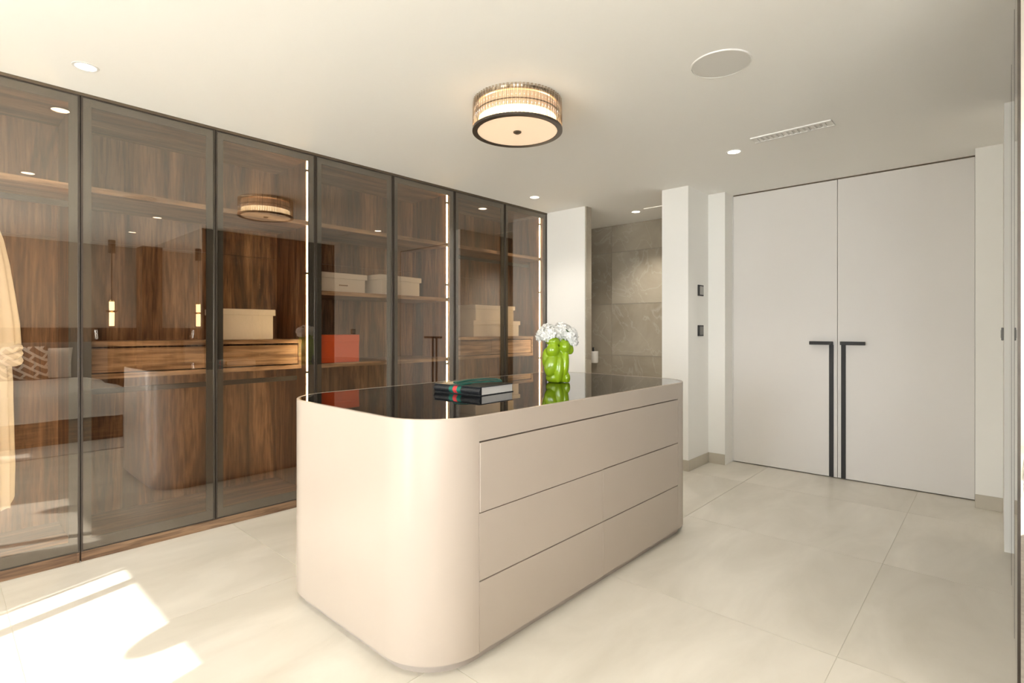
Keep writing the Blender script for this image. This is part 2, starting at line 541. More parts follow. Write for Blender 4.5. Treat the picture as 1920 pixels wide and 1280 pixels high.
# window wall
bm = bmesh.new()
ys = [Y_BED - 0.15, WIN[1][0], WIN[1][1], WIN[0][0], WIN[0][1], BACK + 0.1]
for a, b in ((0, 1), (2, 3), (4, 5)):
    add_box(bm, XW - 0.25, XW, ys[a], ys[b], 0, CEIL)
for a, b in ((1, 2), (3, 4)):
    add_box(bm, XW - 0.25, XW, ys[a], ys[b], WIN_TOP, CEIL)
struct('wall_window', bm, M['wall'])
for k, (y0, y1) in enumerate(WIN):
    n = 3 if k == 0 else 2
    fr = bmesh.new()
    t = 0.045
    x0, x1 = XW - 0.16, XW - 0.10
    add_box(fr, x0, x1, y0, y0 + t * 0.3, 0, WIN_TOP)
    add_box(fr, x0, x1, y1 - t * 0.3, y1, 0, WIN_TOP)
    add_box(fr, x0, x1, y0, y1, WIN_TOP - 0.015, WIN_TOP)
    add_box(fr, x0, x1, y0, y1, 0.0, 0.03)
    mull = [1.965, 2.168] if k == 0 else [(y0 + y1) / 2]
    for my in mull:
        w = 0.030 if my != 2.168 else 0.008
        add_box(fr, x0, x1, my - w, my + w, 0.03, WIN_TOP - 0.015)
    f = struct('window_%d' % (k + 1), fr, M['bronze'], 'tall terrace window with a slim dark frame')
    cuts = [y0 + 0.014] + mull + [y1 - 0.014]
    for a, b in zip(cuts, cuts[1:]):
        if b - a > 0.1:
            obj('pane', BX(XW - 0.134, XW - 0.128, a + 0.022, b - 0.022, 0.03, WIN_TOP - 0.015), M['clear'], f)
struct('terrace', BX(XW - 12, XW - 0.25, -12, 13, -0.2, -0.03), M['terrace'])

# skirting tiles
def skirting(name, x0, x1, y0, y1):
    struct(name, BX(x0, x1, y0, y1, 0, 0.10, 0.0015, 1), M['skirting'])
skirting('baseboard_pier', 4.690, X_DOORWALL, 2.090, 2.10)
skirting('baseboard_pier_front', 4.690, 4.70, 2.10, 2.36)
skirting('baseboard_left', X_DOORWALL - 0.010, X_DOORWALL, 1.937, 2.090)
skirting('baseboard_right', X_DOORWALL - 0.010, X_DOORWALL, -0.030, 0.120)
skirting('baseboard_stub', 4.725, 4.735, 3.27, WY)
# double-leaf door
for k, (y0, y1, lab) in enumerate(((1.034, 1.931, 'left'), (0.124, 1.034, 'right'))):
    a, b = y0 + 0.0018, y1 - 0.0018
    d = struct('door_%d' % (k + 1), BX(X_DOOR, X_DOOR + 0.045, a, b, 0.008, CEIL - 0.012, 0.0015, 1), M['door_white'],
               'tall white %s leaf of the double door' % lab)
    s = 1 if k == 0 else -1
    e = 1.034 + s * 0.046                         # centre of the upright strip
    obj('pull_strip', BX(X_DOOR - 0.010, X_DOOR, e - 0.017, e + 0.017, 0.010, 1.170, 0.001, 1), M['black_metal'], d)
    l0, l1 = sorted((e - s * 0.018, e + s * 0.165))
    h = obj('lever_handle', BX(X_DOOR - 0.052, X_DOOR - 0.030, l0, l1, 1.170, 1.200, 0.002, 1), M['black_metal'], d)
    obj('spindle', BX(X_DOOR - 0.032, X_DOOR, e - 0.012, e + 0.012, 1.172, 1.198), M['black_metal'], h)
struct('trim_1', BX(X_DOOR - 0.002, X_DOOR + 0.05, 1.931, 1.937, 0, CEIL), M['frame_white'])
struct('trim_2', BX(X_DOOR - 0.002, X_DOOR + 0.05, 0.120, 0.124, 0, CEIL), M['bronze_light'])
struct('trim_3', BX(X_DOOR + 0.001, X_DOOR + 0.05, 0.124, 1.931, CEIL - 0.009, CEIL), M['bronze_light'])

# ------------------------------------------------------------------ glass wardrobe
PITCH = 0.695
DX = [4.732 - PITCH * k for k in range(9)][::-1]      # door boundaries: -0.828 ... 4.732
Z0, Z1 = 0.058, 2.612
UNITS = [(0, 'leftmost walnut wardrobe unit with glass doors and a cream dress inside'),
         (2, 'walnut wardrobe unit with long drawer chest and one linen box, behind smoked glass doors'),
         (4, 'walnut wardrobe unit with open shelves holding grey boxes and orange box, behind smoked glass doors'),
         (6, 'rightmost walnut wardrobe unit with two stacked linen boxes beside the white wall')]
T = 0.018

def door(parent, x0, x1, hinge_right):
    """glass leaf: slim bronze edge, clear bronze pane, dark back frame, small handle"""
    a, b = x0 + 0.002, x1 - 0.002
    ew = 0.009
    bm = bmesh.new()
    add_box(bm, a, a + ew, WY - 0.004, WY + 0.022, Z0, Z1)
    add_box(bm, b - ew, b, WY - 0.004, WY + 0.022, Z0, Z1)
    add_box(bm, a + ew, b - ew, WY - 0.002, WY + 0.022, Z1 - 0.004, Z1)
    add_box(bm, a + ew, b - ew, WY - 0.002, WY + 0.022, Z0, Z0 + 0.004)
    d = obj('door', bm, M['bronze'], parent)
    obj('glass_pane', BX(a + ew, b - ew, WY, WY + 0.005, Z0 + 0.004, Z1 - 0.004), M['smoked'], d)
    bw_ = 0.048
    obj('back_stile', BX(a + ew, a + bw_, WY + 0.006, WY + 0.021, Z0 + 0.004, Z1 - 0.004), M['border'], d)
    obj('back_stile', BX(b - bw_, b - ew, WY + 0.006, WY + 0.021, Z0 + 0.004, Z1 - 0.004), M['border'], d)
    obj('back_rail', BX(a + bw_, b - bw_, WY + 0.006, WY + 0.021, Z1 - bw_, Z1 - 0.004), M['border'], d)
    obj('back_rail', BX(a + bw_, b - bw_, WY + 0.006, WY + 0.021, Z0 + 0.004, Z0 + bw_ * 1.3), M['border'], d)
    return d

unit_objs = []
for i0, lab in UNITS:
    x0, x1 = DX[i0], DX[i0 + 2]
    u = thing('wardrobe_unit', ((x0 + x1) / 2, WY + 0.3, 0), lab, 'wardrobe', 'walnut wardrobe units with glass doors')
    unit_objs.append(u)
    yf = WY + 0.026
    obj('side_panel', BX(x0 + 0.001, x0 + T, yf, BACK, 0, CEIL - 0.016), M['walnut'], u)
    obj('side_panel', BX(x1 - T, x1 - 0.001, yf, BACK, 0, CEIL - 0.016), M['walnut'], u)
    xm = (x0 + x1) / 2
    zs = 1.885
    for a, b in ((x0 + T, xm - 0.001), (xm + 0.001, x1 - T)):       # back in four sheets
        obj('back_panel', BX(a, b, BACK - 0.012, BACK, 0.06, zs - 0.001), M['walnut'], u)
        obj('back_panel', BX(a, b, BACK - 0.012, BACK, zs + 0.001, CEIL - 0.03), M['walnut'], u)
    obj('top_panel', BX(x0 + T, x1 - T, yf, BACK - 0.012, CEIL - 0.036, CEIL - 0.016), M['walnut_x'], u)
    obj('base_panel', BX(x0 + T, x1 - T, yf, BACK - 0.012, 0.06, 0.08), M['walnut_x'], u)
    obj('plinth', BX(x0 + 0.004, x1 - 0.004, WY + 0.004, WY + 0.024, 0, 0.055), M['plinth_wood'], u)
    obj('plinth_joint', BX(x1 - 0.016, x1 - 0.004, WY - 0.001, WY + 0.004, 0, 0.055), M['plinth_wood'], u)
    obj('top_trim', BX(x0, x1, WY - 0.006, WY + 0.025, Z1 + 0.001, CEIL - 0.0005), M['bronze_light'], u)
    ix0, ix1 = x0 + T, x1 - T
    def shelf(z, front=WY + 0.06, th=0.032):
        s_ = obj('shelf', BX(ix0, ix1, front + 0.002, BACK - 0.012, z - th, z), M['walnut_x'], u)
        obj('edge_band', BX(ix0, ix1, front, front + 0.002, z - th, z), M['walnut_light'], s_)
    shelf(2.125)
    if i0 == 4:
        shelf(1.605)
        shelf(1.040)
    if i0 in (2, 6):
        # hanging chest of drawers
        cf = WY + 0.19
        ch = obj('drawer_chest', BX(ix0, ix1, cf, BACK - 0.012, 1.004, 1.034), M['chest'], u)
        obj('chest_top', BX(ix0, ix1, cf - 0.004, BACK - 0.012, 1.200, 1.230), M['chest'], ch)
        obj('chest_side', BX(ix0, ix0 + 0.022, cf + 0.002, BACK - 0.012, 1.034, 1.200), M['walnut_light'], ch)
        obj('chest_side', BX(ix1 - 0.022, ix1, cf + 0.002, BACK - 0.012, 1.034, 1.200), M['walnut_light'], ch)
        xm = (ix0 + ix1) / 2
        for a, b in ((ix0 + 0.024, xm - 0.001), (xm + 0.001, ix1 - 0.024)):
            obj('drawer_front', BX(a, b, cf + 0.012, cf + 0.030, 1.042, 1.188), M['chest'], ch)
    if i0 in (0, 2, 6):
        zr = 0.925 if i0 == 2 else 2.045
        yr = WY + 0.27
        r = obj('hanging_rail', BX(ix0, ix1, yr - 0.010, yr + 0.010, zr - 0.017, zr + 0.017, 0.004), M['black_metal'], u)
    # upright light strip on the right side panel
    lx = ix1 - 0.011
    st = obj('led_strip', BX(lx + 0.000, lx + 0.008, WY + 0.082, WY + 0.089, 0.085, 2.585), M['led'], u)
    obj('led_channel', BX(lx + 0.008, ix1, WY + 0.074, WY + 0.096, 0.085, 2.585), M['bronze_light'], st)
    for zc in (2.51, 1.73, 0.98, 0.28):
        obj('clip', BX(lx - 0.012, ix1, WY + 0.073, WY + 0.097, zc - 0.008, zc + 0.008), M['bronze'], st)
    door(u, x0, DX[i0 + 1], False)
    door(u, DX[i0 + 1], x1, True)

# ------------------------------------------------------------------ dark glass cupboard opposite, mirrored return
opp = thing('glass_cupboard', (3.3, -0.4, 0), 'dark glass fronted cupboard at the right edge of the photo', 'cupboard')
obj('side_panel', BX(X_SIDE + 0.006, X_SIDE + 0.03, -0.69, Y_OPP - 0.03, 0, CEIL - 0.002), M['bronze'], opp)
obj('side_panel', BX(4.215, 4.243, -0.69, Y_OPP - 0.03, 0, CEIL - 0.002), M['walnut'], opp)
obj('back_panel', BX(X_SIDE + 0.03, 4.215, -0.69, -0.675, 0, CEIL - 0.002), M['walnut'], opp)
obj('plinth', BX(X_SIDE + 0.006, 4.243, Y_OPP - 0.02, Y_OPP - 0.002, 0, 0.03), M['bronze'], opp)
for k in range(3):
    a = X_SIDE + 0.008 + k * (4.243 - X_SIDE - 0.008) / 3
    b = X_SIDE + 0.008 + (k + 1) * (4.243 - X_SIDE - 0.008) / 3
    d = obj('door', BX(a + 0.002, a + 0.010, Y_OPP - 0.024, Y_OPP + 0.0005, 0.03, CEIL - 0.01), M['bronze'], opp)
    obj('glass_pane', BX(a + 0.010, b - 0.002, Y_OPP - 0.008, Y_OPP, 0.03, CEIL - 0.01), M['smoked_dark'], d)
mir = thing('tall_mirror', (X_SIDE, -1.2, 0), 'tall mirror lining the return wall at the right edge', 'mirror')
for k in range(2):
    a = -0.056 - k * 1.15
    obj('mirror_panel', BX(X_SIDE - 0.003, X_SIDE + 0.005, a - 1.147, a, 0.0, CEIL - 0.002), M['mirror'], mir)
obj('edge_profile', BX(X_SIDE - 0.005, X_SIDE + 0.006, -0.056, -0.048, 0, CEIL - 0.002), M['bronze'], mir)
sw = thing('wall_switch', (4.55, -0.030, 1.27), 'small dark switch on the white wall end at the right edge', 'switch')
obj('plate', BX(4.51, 4.59, -0.030, -0.018, 1.235, 1.315, 0.002, 1), M['switch'], sw)
obj('rocker', BX(4.525, 4.575, -0.018, -0.015, 1.25, 1.30), M['switch_light'], sw)

# ------------------------------------------------------------------ island
IX0, IX1, IY0, IY1, IR, IZ0, IZ1 = 1.18, 3.46, 1.49, 2.68, 0.26, 0.040, 0.965
isl = thing('dressing_island', ((IX0 + IX1) / 2, (IY0 + IY1) / 2, 0), 'greige lacquered dressing island with rounded corners and black glass top', 'island')
FX0, FX1 = 1.44, 3.185                       # drawer field
outer = rounded_rect(IX0, IX1, IY0, IY1, IR, 20)
RIM = 0.013
inner = rounded_rect(IX0 + RIM, IX1 - RIM, IY0 + RIM, IY1 - RIM, IR - RIM, 20)
bm = bmesh.new()
# shell outline: the drawer field on the near side is recessed by 22 mm
shell = []
for x, y in outer:
    shell.append((x, y))
def ring(bm, pts, z): return [bm.verts.new((x, y, z)) for x, y in pts]
n = len(outer)
DEP = 0.024
field = [(FX1 + 0.0, IY0), (FX1 + 0.0, IY0 + DEP), (FX0, IY0 + DEP), (FX0, IY0)]
# outline below the top band (counter-clockwise), starting after the near edge
low = []
for i, (x, y) in enumerate(outer):
    low.append((x, y))
low_notched = low + [(FX0, IY0), (FX0, IY0 + DEP), (FX1, IY0 + DEP), (FX1, IY0)]
band_z = 0.866
add_prism(bm, low_notched, IZ0, band_z, caps=(True, True))
A = ring(bm, outer, band_z); B = ring(bm, outer, IZ1 - 0.002)
C = ring(bm, rounded_rect(IX0 + 0.002, IX1 - 0.002, IY0 + 0.002, IY1 - 0.002, IR - 0.002, 20), IZ1)
D = ring(bm, inner, IZ1); E_ = ring(bm, inner, IZ1 - 0.006)
for P0, P1 in ((A, B), (B, C), (C, D), (D, E_)):
    for i in range(n):
        bm.faces.new((P0[i], P0[(i + 1) % n], P1[(i + 1) % n], P1[i]))
bm.faces.new(E_); bm.faces.new(A[::-1])
obj('body', bm, M['lacquer'], isl, smooth=30)
obj('top_glass', add_prism(bmesh.new(), rounded_rect(IX0 + RIM + 0.0008, IX1 - RIM - 0.0008, IY0 + RIM + 0.0008, IY1 - RIM - 0.0008, IR - RIM - 0.0008, 20), IZ1 - 0.0055, IZ1 - 0.0008), M['black_glass'], isl, smooth=30)
pl = 0.030
obj('plinth', add_prism(bmesh.new(), rounded_rect(IX0 + pl, IX1 - pl, IY0 + pl, IY1 - pl, IR - pl, 20), 0.0, IZ0), plain('plinth_lacquer', (0.40, 0.345, 0.295), 0.5), isl, smooth=30)
obj('drawer_channel', BX(FX0 + 0.001, FX1 - 0.001, IY0 + DEP - 0.001, IY0 + DEP + 0.0, IZ0, band_z - 0.0005), M['lacquer_gap'], isl)
DXM = 2.322
rows = [(0.5885, 0.8600), (0.3205, 0.5835), (IZ0 + 0.001, 0.3155)]
for k, (z0, z1) in enumerate(rows):
    for a, b in ((FX0 + 0.0025, DXM - 0.0008), (DXM + 0.0008, FX1 - 0.0012)):
        out = 0.006 if (k == 0) else 0.0
        obj('drawer', BX(a, b, IY0 - (0.004 if (k == 0 and a < 2) else 0.0), IY0 + DEP - 0.002, z0, z1, 0.0012, 1), M['lacquer'], isl)
obj('panel_seam', BX(FX0 - 0.0006, FX0 + 0.0006, IY0 - 0.0004, IY0 + 0.001, band_z, IZ1 - 0.003), plain('seam', (0.45, 0.39, 0.33), 0.5), isl)

# ------------------------------------------------------------------ book on the island
TOPZ = IZ1 - 0.0008
bk = thing('book', (1.872, 1.932, TOPZ), 'thick black crocodile-leather book with green and red stripe and green ribbon', 'book', rz=math.radians(4))
BW, BL, BH = 0.275, 0.335, 0.046
obj('back_cover', BX(0, BW, 0, BL, 0, 0.004, 0.001, 1), M['croc'], bk, local=True)
obj('front_cover', BX(0, BW, 0, BL, BH - 0.004, BH, 0.001, 1), M['croc'], bk, local=True)
bm = bmesh.new()
prof = [(0.012 - 0.016 * math.sin(math.pi * t / 8), BH * t / 8) for t in range(9)]
vs0 = [bm.verts.new((x, 0, z)) for x, z in prof] + [bm.verts.new((0.014, 0, BH)), bm.verts.new((0.014, 0, 0))]
vs1 = [bm.verts.new((x, BL, z)) for x, z in prof] + [bm.verts.new((0.014, BL, BH)), bm.verts.new((0.014, BL, 0))]
for i in range(len(vs0)):
    j = (i + 1) % len(vs0)
    bm.faces.new((vs0[i], vs0[j], vs1[j], vs1[i]))
bm.faces.new(vs0[::-1]); bm.faces.new(vs1)
obj('spine', bm, M['croc'], bk, local=True)
obj('pages', BX(0.012, BW - 0.006, 0.005, BL - 0.005, 0.004, BH - 0.004), M['paper'], bk, local=True)
def band(name, y0, y1, mat):
    bm = bmesh.new()
    pts = [(0.10, BH + 0.0008), (0.012, BH + 0.0008)] + [(0.012 - 0.0168 * math.sin(math.pi * t / 8) - 0.0004, BH * t / 8) for t in range(8, -1, -1)] + [(0.02, -0.0)]
    A = [bm.verts.new((x, y0, z)) for x, z in pts]; B = [bm.verts.new((x, y1, z)) for x, z in pts]
    for i in range(len(pts) - 1):
        bm.faces.new((A[i], A[i + 1], B[i + 1], B[i]))
    return obj(name, bm, mat, bk, local=True)
ST = BL * 0.40
band('stripe', ST, ST + 0.028, M['web_green'])
band('stripe', ST + 0.028, ST + 0.056, M['web_red'])
band('stripe', ST + 0.056, ST + 0.084, M['web_green'])
bm = bmesh.new()                               # folded ribbon lying on the cover
def ribbon_strip(bm, pts, w, th=0.007):
    P_ = [Vector(p) for p in pts]
    ra = []
    for i, p in enumerate(P_):
        d = (P_[min(i + 1, len(P_) - 1)] - P_[max(i - 1, 0)])
        s_ = Vector((-d.y, d.x, 0)).normalized() * w / 2
        ra.append([bm.verts.new(p - s_), bm.verts.new(p + s_), bm.verts.new(p + s_ + Vector((0, 0, th))), bm.verts.new(p - s_ + Vector((0, 0, th)))])
    for a, b in zip(ra, ra[1:]):
        for i in range(4):
            bm.faces.new((a[i], a[(i + 1) % 4], b[(i + 1) % 4], b[i]))
    bm.faces.new(ra[0][::-1]); bm.faces.new(ra[-1])
ribbon_strip(bm, [(0.015, 0.185, BH + 0.0008), (0.10, 0.150, BH + 0.004), (0.19, 0.112, BH + 0.006), (0.262, 0.082, BH + 0.004)], 0.034)
ribbon_strip(bm, [(0.025, 0.200, BH + 0.006), (0.11, 0.185, BH + 0.014), (0.20, 0.150, BH + 0.017), (0.266, 0.112, BH + 0.013)], 0.034)
ribbon_strip(bm, [(0.255, 0.080, BH + 0.005), (0.268, 0.097, BH + 0.010), (0.262, 0.118, BH + 0.014)], 0.018)
obj('ribbon', bm, M['ribbon'], bk, local=True)

# ------------------------------------------------------------------ green vase with white flowers
VZ = math.atan2(-math.cos(YAW), math.sin(YAW))
VX, VY = 2.72, 2.095
va = thing('vase', (VX, VY, TOPZ), 'glossy lime green ceramic vase sculpted as entwined rounded bodies', 'vase', rz=VZ)
bm = bmesh.new()
def blob(c, r, tilt=0.0, lean=0.0):
    mtx = Matrix.Translation(c) @ Matrix.Rotation(math.radians(tilt), 4, 'Y') @ Matrix.Rotation(math.radians(lean), 4, 'X') @ Matrix.Diagonal((*r, 1))
    bmesh.ops.create_uvsphere(bm, u_segments=24, v_segments=16, radius=1.0, matrix=mtx)
for c, r, t_, l_ in [
    ((0.0, 0.0, 0.110), (0.062, 0.055, 0.125), 0, 0),           # core
    ((-0.006, 0.0, 0.030), (0.066, 0.060, 0.045), 0, 0),        # foot
    ((-0.036, -0.036, 0.112), (0.047, 0.040, 0.076), 14, 0),    # hip of the front figure
    ((-0.060, 0.0, 0.150), (0.036, 0.042, 0.075), 0, 0),
    ((-0.030, -0.040, 0.208), (0.042, 0.036, 0.048), 8, 0),     # chest
    ((-0.024, -0.028, 0.262), (0.042, 0.036, 0.030), 0, 0),
    ((0.010, -0.050, 0.080), (0.028, 0.024, 0.085), 6, 0),      # leg between the figures
    ((0.050, -0.018, 0.228), (0.038, 0.040, 0.046), -15, 0),    # shoulder of the second figure
    ((0.080, -0.006, 0.214), (0.027, 0.030, 0.036), -12, 0),
    ((0.046, -0.026, 0.105), (0.029, 0.034, 0.110), 5, 0),      # its leg
    ((0.060, -0.030, 0.030), (0.023, 0.026, 0.038), 0, 0),
    ((0.0, 0.045, 0.15), (0.062, 0.040, 0.115), 0, 0),
    ((0.035, 0.020, 0.262), (0.042, 0.040, 0.028), 0, 0),
    ((-0.030, 0.025, 0.262), (0.042, 0.040, 0.028), 0, 0)]:
    blob(c, r, t_, l_)
bmesh.ops.bisect_plane(bm, geom=bm.verts[:] + bm.edges[:] + bm.faces[:], plane_co=(0, 0, 0.001), plane_no=(0, 0, -1), clear_outer=True)
bmesh.ops.holes_fill(bm, edges=[e for e in bm.edges if e.is_boundary], sides=0)
vb = obj('body', bm, M['green'], va, smooth=True, local=True)
rm = vb.modifiers.new('remesh', 'REMESH'); rm.mode = 'VOXEL'; rm.voxel_size = 0.0035; rm.use_smooth_shade = True
sm = vb.modifiers.new('smooth', 'SMOOTH'); sm.iterations = 5; sm.factor = 0.5

def bloom_mesh(seed, R):
    r_ = random.Random(seed)
    bm = bmesh.new()
    cnt = 46
    for i in range(cnt):
        ph = math.acos(1 - 1.62 * (i + 0.5) / cnt)
        th = i * 2.39996 + r_.uniform(-.3, .3)
        nrm = Vector((math.sin(ph) * math.cos(th), math.sin(ph) * math.sin(th), math.cos(ph)))
        c = nrm * R * r_.uniform(0.72, 1.0)
        up = nrm.orthogonal().normalized()
        up.rotate(Matrix.Rotation(r_.uniform(0, 6.28), 3, nrm))
        for q in range(4):                     # a floret of four petals
            a = q * math.pi / 2
            d = (Matrix.Rotation(a, 3, nrm) @ up)
            s_ = nrm.cross(d)
            L_ = R * r_.uniform(0.36, 0.48)
            p0 = c - nrm * 0.001
            p1 = c + d * L_ * 0.55 + s_ * L_ * 0.42 + nrm * L_ * 0.22
            p2 = c + d * L_ + nrm * L_ * r_.uniform(0.05, 0.45)
            p3 = c + d * L_ * 0.55 - s_ * L_ * 0.42 + nrm * L_ * 0.22
            bm.faces.new([bm.verts.new(p) for p in (p0, p1, p2, p3)])
    bmesh.ops.create_uvsphere(bm, u_segments=12, v_segments=8, radius=R * 0.70)
    return bm
ROOT = Matrix.Rotation(VZ, 3, 'Z')
bl_spots = [(-0.085, -0.020, 0.300, 0.050), (-0.035, -0.050, 0.318, 0.046), (0.025, -0.030, 0.333, 0.050), (0.085, -0.030, 0.300, 0.046),
            (-0.055, 0.045, 0.330, 0.046), (0.060, 0.045, 0.322, 0.048), (0.098, 0.005, 0.258, 0.038), (0.0, 0.02, 0.30, 0.05)]
proto = {}
for k, (bx, by, bz, R) in enumerate(bl_spots):
    p = ROOT @ Vector((bx, by, 0))
    lab = {0: 'leftmost white bloom in the lime green vase', 2: 'tallest white bloom above the lime green vase', 6: 'lowest white bloom, drooping at the right of the green vase'}.get(k, 'white bloom within the middle of the bouquet in the green vase')
    f = thing('flower', (VX + p.x, VY + p.y, TOPZ + bz), lab, 'flower', 'white blooms in the green vase', rz=k * 1.1)
    o = obj('petals', bloom_mesh(k, R), M['petal'], f, local=True)
    base = Vector((VX, VY, TOPZ + 0.272)) + (ROOT @ Vector((bx, by, 0))) * 0.30 - Vector(f.location)
    base.rotate(Matrix.Rotation(-k * 1.1, 3, 'Z'))
    obj('stem', add_cyl(bmesh.new(), base, (0, 0, -R * 0.3), 0.003, n=6), M['leaf'], f, local=True)
    if k in (1, 2, 3, 5):
        bm = bmesh.new()
        pts = [(0, 0, -0.01), (R * 0.9, 0.012, R * 0.5), (R * 1.45, 0, R * 0.95), (R * 0.9, -0.012, R * 0.55)]
        vs_ = [bm.verts.new(q) for q in pts] 
        bm.faces.new(vs_)
        bmesh.ops.solidify(bm, geom=bm.faces[:], thickness=0.001)
        obj('leaf', bm, M['leaf'], f, local=True)

# ------------------------------------------------------------------ ceiling lamp
LX, LY, LR, LZ0 = 2.305, 2.066, 0.258, 2.452
lamp = thing('ceiling_lamp', (LX, LY, CEIL), 'round flush ceiling lamp with crystal rods and bronze lower ring', 'lamp')
obj('ceiling_plate', add_lathe(bmesh.new(), [(0, 0), (LR - 0.006, 0), (LR - 0.006, -0.012), (0, -0.012)], 64, (LX, LY, CEIL)), M['chrome'], lamp, smooth=40)
rod_mat = sheet_glass('crystal_rod', (1, 1, 1), 0.10)
_N, _L = rod_mat.node_tree.nodes, rod_mat.node_tree.links
_lw = _N.new('ShaderNodeLayerWeight'); _lw.inputs['Blend'].default_value = 0.5
_cr = _N.new('ShaderNodeValToRGB')
_cr.color_ramp.elements[0].position = 0.10; _cr.color_ramp.elements[0].color = (0.99, 0.97, 0.93, 1)
_cr.color_ramp.elements[1].position = 0.62; _cr.color_ramp.elements[1].color = (0.70, 0.61, 0.50, 1)  # darker tint at the rod edges stands in for refraction
_L.new(_lw.outputs['Facing'], _cr.inputs['Fac'])
_L.new(_cr.outputs['Color'], next(n for n in _N if n.type == 'BSDF_TRANSPARENT').inputs['Color'])
bm = bmesh.new()
NR = 72
for i in range(NR):
    a = 2 * math.pi * i / NR
    c, s_ = math.cos(a), math.sin(a)
    r = LR - 0.006
    add_cyl(bm, (LX + r * c, LY + r * s_, LZ0 + 0.014), (LX + r * c, LY + r * s_, CEIL - 0.004), rnd.uniform(0.0062, 0.0096), n=10)
o = obj('crystal_rods', bm, rod_mat, lamp, smooth=True)
o['kind'] = 'stuff'
def torus_ring(z0, z1, r0, r1):
    return add_lathe(bmesh.new(), [(r0, z0), (r1, z0), (r1, z1), (r0, z1)], 96, (LX, LY, 0), closed=True)
obj('lower_ring', torus_ring(LZ0, LZ0 + 0.014, LR - 0.026, LR + 0.004), M['bronze'], lamp, smooth=40)
obj('upper_ring', torus_ring(CEIL - 0.026, CEIL - 0.012, LR - 0.024, LR - 0.018), M['chrome'], lamp, smooth=40)
obj('middle_ring', torus_ring(LZ0 + 0.098, LZ0 + 0.101, LR - 0.022, LR - 0.014), M['bronze_light'], lamp, smooth=40)
obj('inner_drum', torus_ring(LZ0 + 0.072, CEIL - 0.030, LR - 0.036, LR - 0.030), emit('silk_drum', (0.80, 0.58, 0.40), 0.36), lamp, smooth=40)
obj('light_band', torus_ring(LZ0 + 0.016, LZ0 + 0.070, LR - 0.036, LR - 0.030), emit('lamp_glow', (1.0, 0.83, 0.57), 4.5), lamp, smooth=40)
obj('diffuser', add_lathe(bmesh.new(), [(0, 0.004), (LR - 0.026, 0.004), (LR - 0.026, 0.010), (0, 0.010)], 64, (LX, LY, LZ0)), emit('diffuser_glass', (1.0, 0.78, 0.55), 0.42), lamp, smooth=40)
obj('finial', add_lathe(bmesh.new(), [(0, -0.010), (0.014, -0.008), (0.024, -0.002), (0.024, 0.004), (0, 0.004)], 24, (LX, LY, LZ0)), M['bronze_light'], lamp, smooth=40)
# ------------------------------------------------------------------ ceiling fittings
def downlight(x, y, label, energy=44.0, r=0.048):
    t = thing('downlight', (x, y, CEIL), label, 'downlight', 'recessed ceiling spots')
    obj('trim_ring', add_lathe(bmesh.new(), [(r - 0.004, -0.003), (r + 0.007, -0.002), (r + 0.008, 0), (r - 0.004, 0)], 32, (x, y, CEIL), closed=True), M['white_metal'], t, smooth=40)
    obj('lens', add_lathe(bmesh.new(), [(0, -0.0012), (r - 0.004, -0.0012), (r - 0.004, 0), (0, 0)], 32, (x, y, CEIL)), M['down'], t)
    l = bpy.data.lights.new('downlight_beam', 'SPOT')
    l.energy = energy
    l.color = (1.0, 0.93, 0.83)
    l.spot_size = math.radians(110)
    l.spot_blend = 0.8
    l.shadow_soft_size = 0.04
    lo = bpy.data.objects.new('downlight_beam', l)
    COL.objects.link(lo)
    lo.parent = t
    lo.location = (0, 0, -0.012)
downlight(0.525, 3.40, 'round ceiling spot nearest the left end of the wardrobe')
downlight(4.04, 1.45, 'round ceiling spot beside the air vent, in front of the double door')
downlight(4.075, 3.42, 'round ceiling spot above the right end of the wardrobe')
downlight(5.345, 3.00, 'round ceiling spot inside the stone-tiled bathroom', 95.0)
downlight(0.55, 1.52, 'round ceiling spot mirrored high in the leftmost wardrobe door')
downlight(1.80, 0.25, 'round ceiling spot mirrored below the round speaker in the glass')
downlight(1.84, -1.10, 'round ceiling spot over the bed, mirrored in the wardrobe glass')
def speaker(x, y, label):
    t = thing('ceiling_speaker', (x, y, CEIL), label, 'speaker', 'round ceiling speakers')
    r = 0.142
    obj('rim', add_lathe(bmesh.new(), [(r - 0.004, -0.006), (r, -0.005), (r + 0.002, 0), (r - 0.004, 0)], 64, (x, y, CEIL), closed=True), M['white_metal'], t, smooth=40)
    obj('grille', add_lathe(bmesh.new(), [(0, -0.0045), (r - 0.005, -0.0045), (r - 0.005, 0), (0, 0)], 64, (x, y, CEIL)), M['speaker'], t, smooth=40)
speaker(2.662, 1.020, 'large round flush white ceiling speaker to the right of the crystal lamp')
speaker(1.42, 1.20, 'round flush ceiling speaker seen only mirrored in the wardrobe glass')
vx0, vx1, vy0, vy1 = 3.83, 3.955, 0.775, 1.265
v = thing('air_vent', ((vx0 + vx1) / 2, (vy0 + vy1) / 2, CEIL), 'narrow white linear air vent in the ceiling', 'vent')
bm = bmesh.new()
add_box(bm, vx0, vx0 + 0.022, vy0, vy1, CEIL - 0.008, CEIL)
add_box(bm, vx1 - 0.022, vx1, vy0, vy1, CEIL - 0.008, CEIL)
add_box(bm, vx0 + 0.022, vx1 - 0.022, vy0, vy0 + 0.035, CEIL - 0.006, CEIL)
add_box(bm, vx0 + 0.022, vx1 - 0.022, vy1 - 0.035, vy1, CEIL - 0.006, CEIL)
obj('frame', bm, M['white_metal'], v)
obj('backing', BX(vx0 + 0.02, vx1 - 0.02, vy0 + 0.03, vy1 - 0.03, CEIL - 0.001, CEIL), plain('vent_back', (0.66, 0.64, 0.60), 0.9), v)
ns = 13
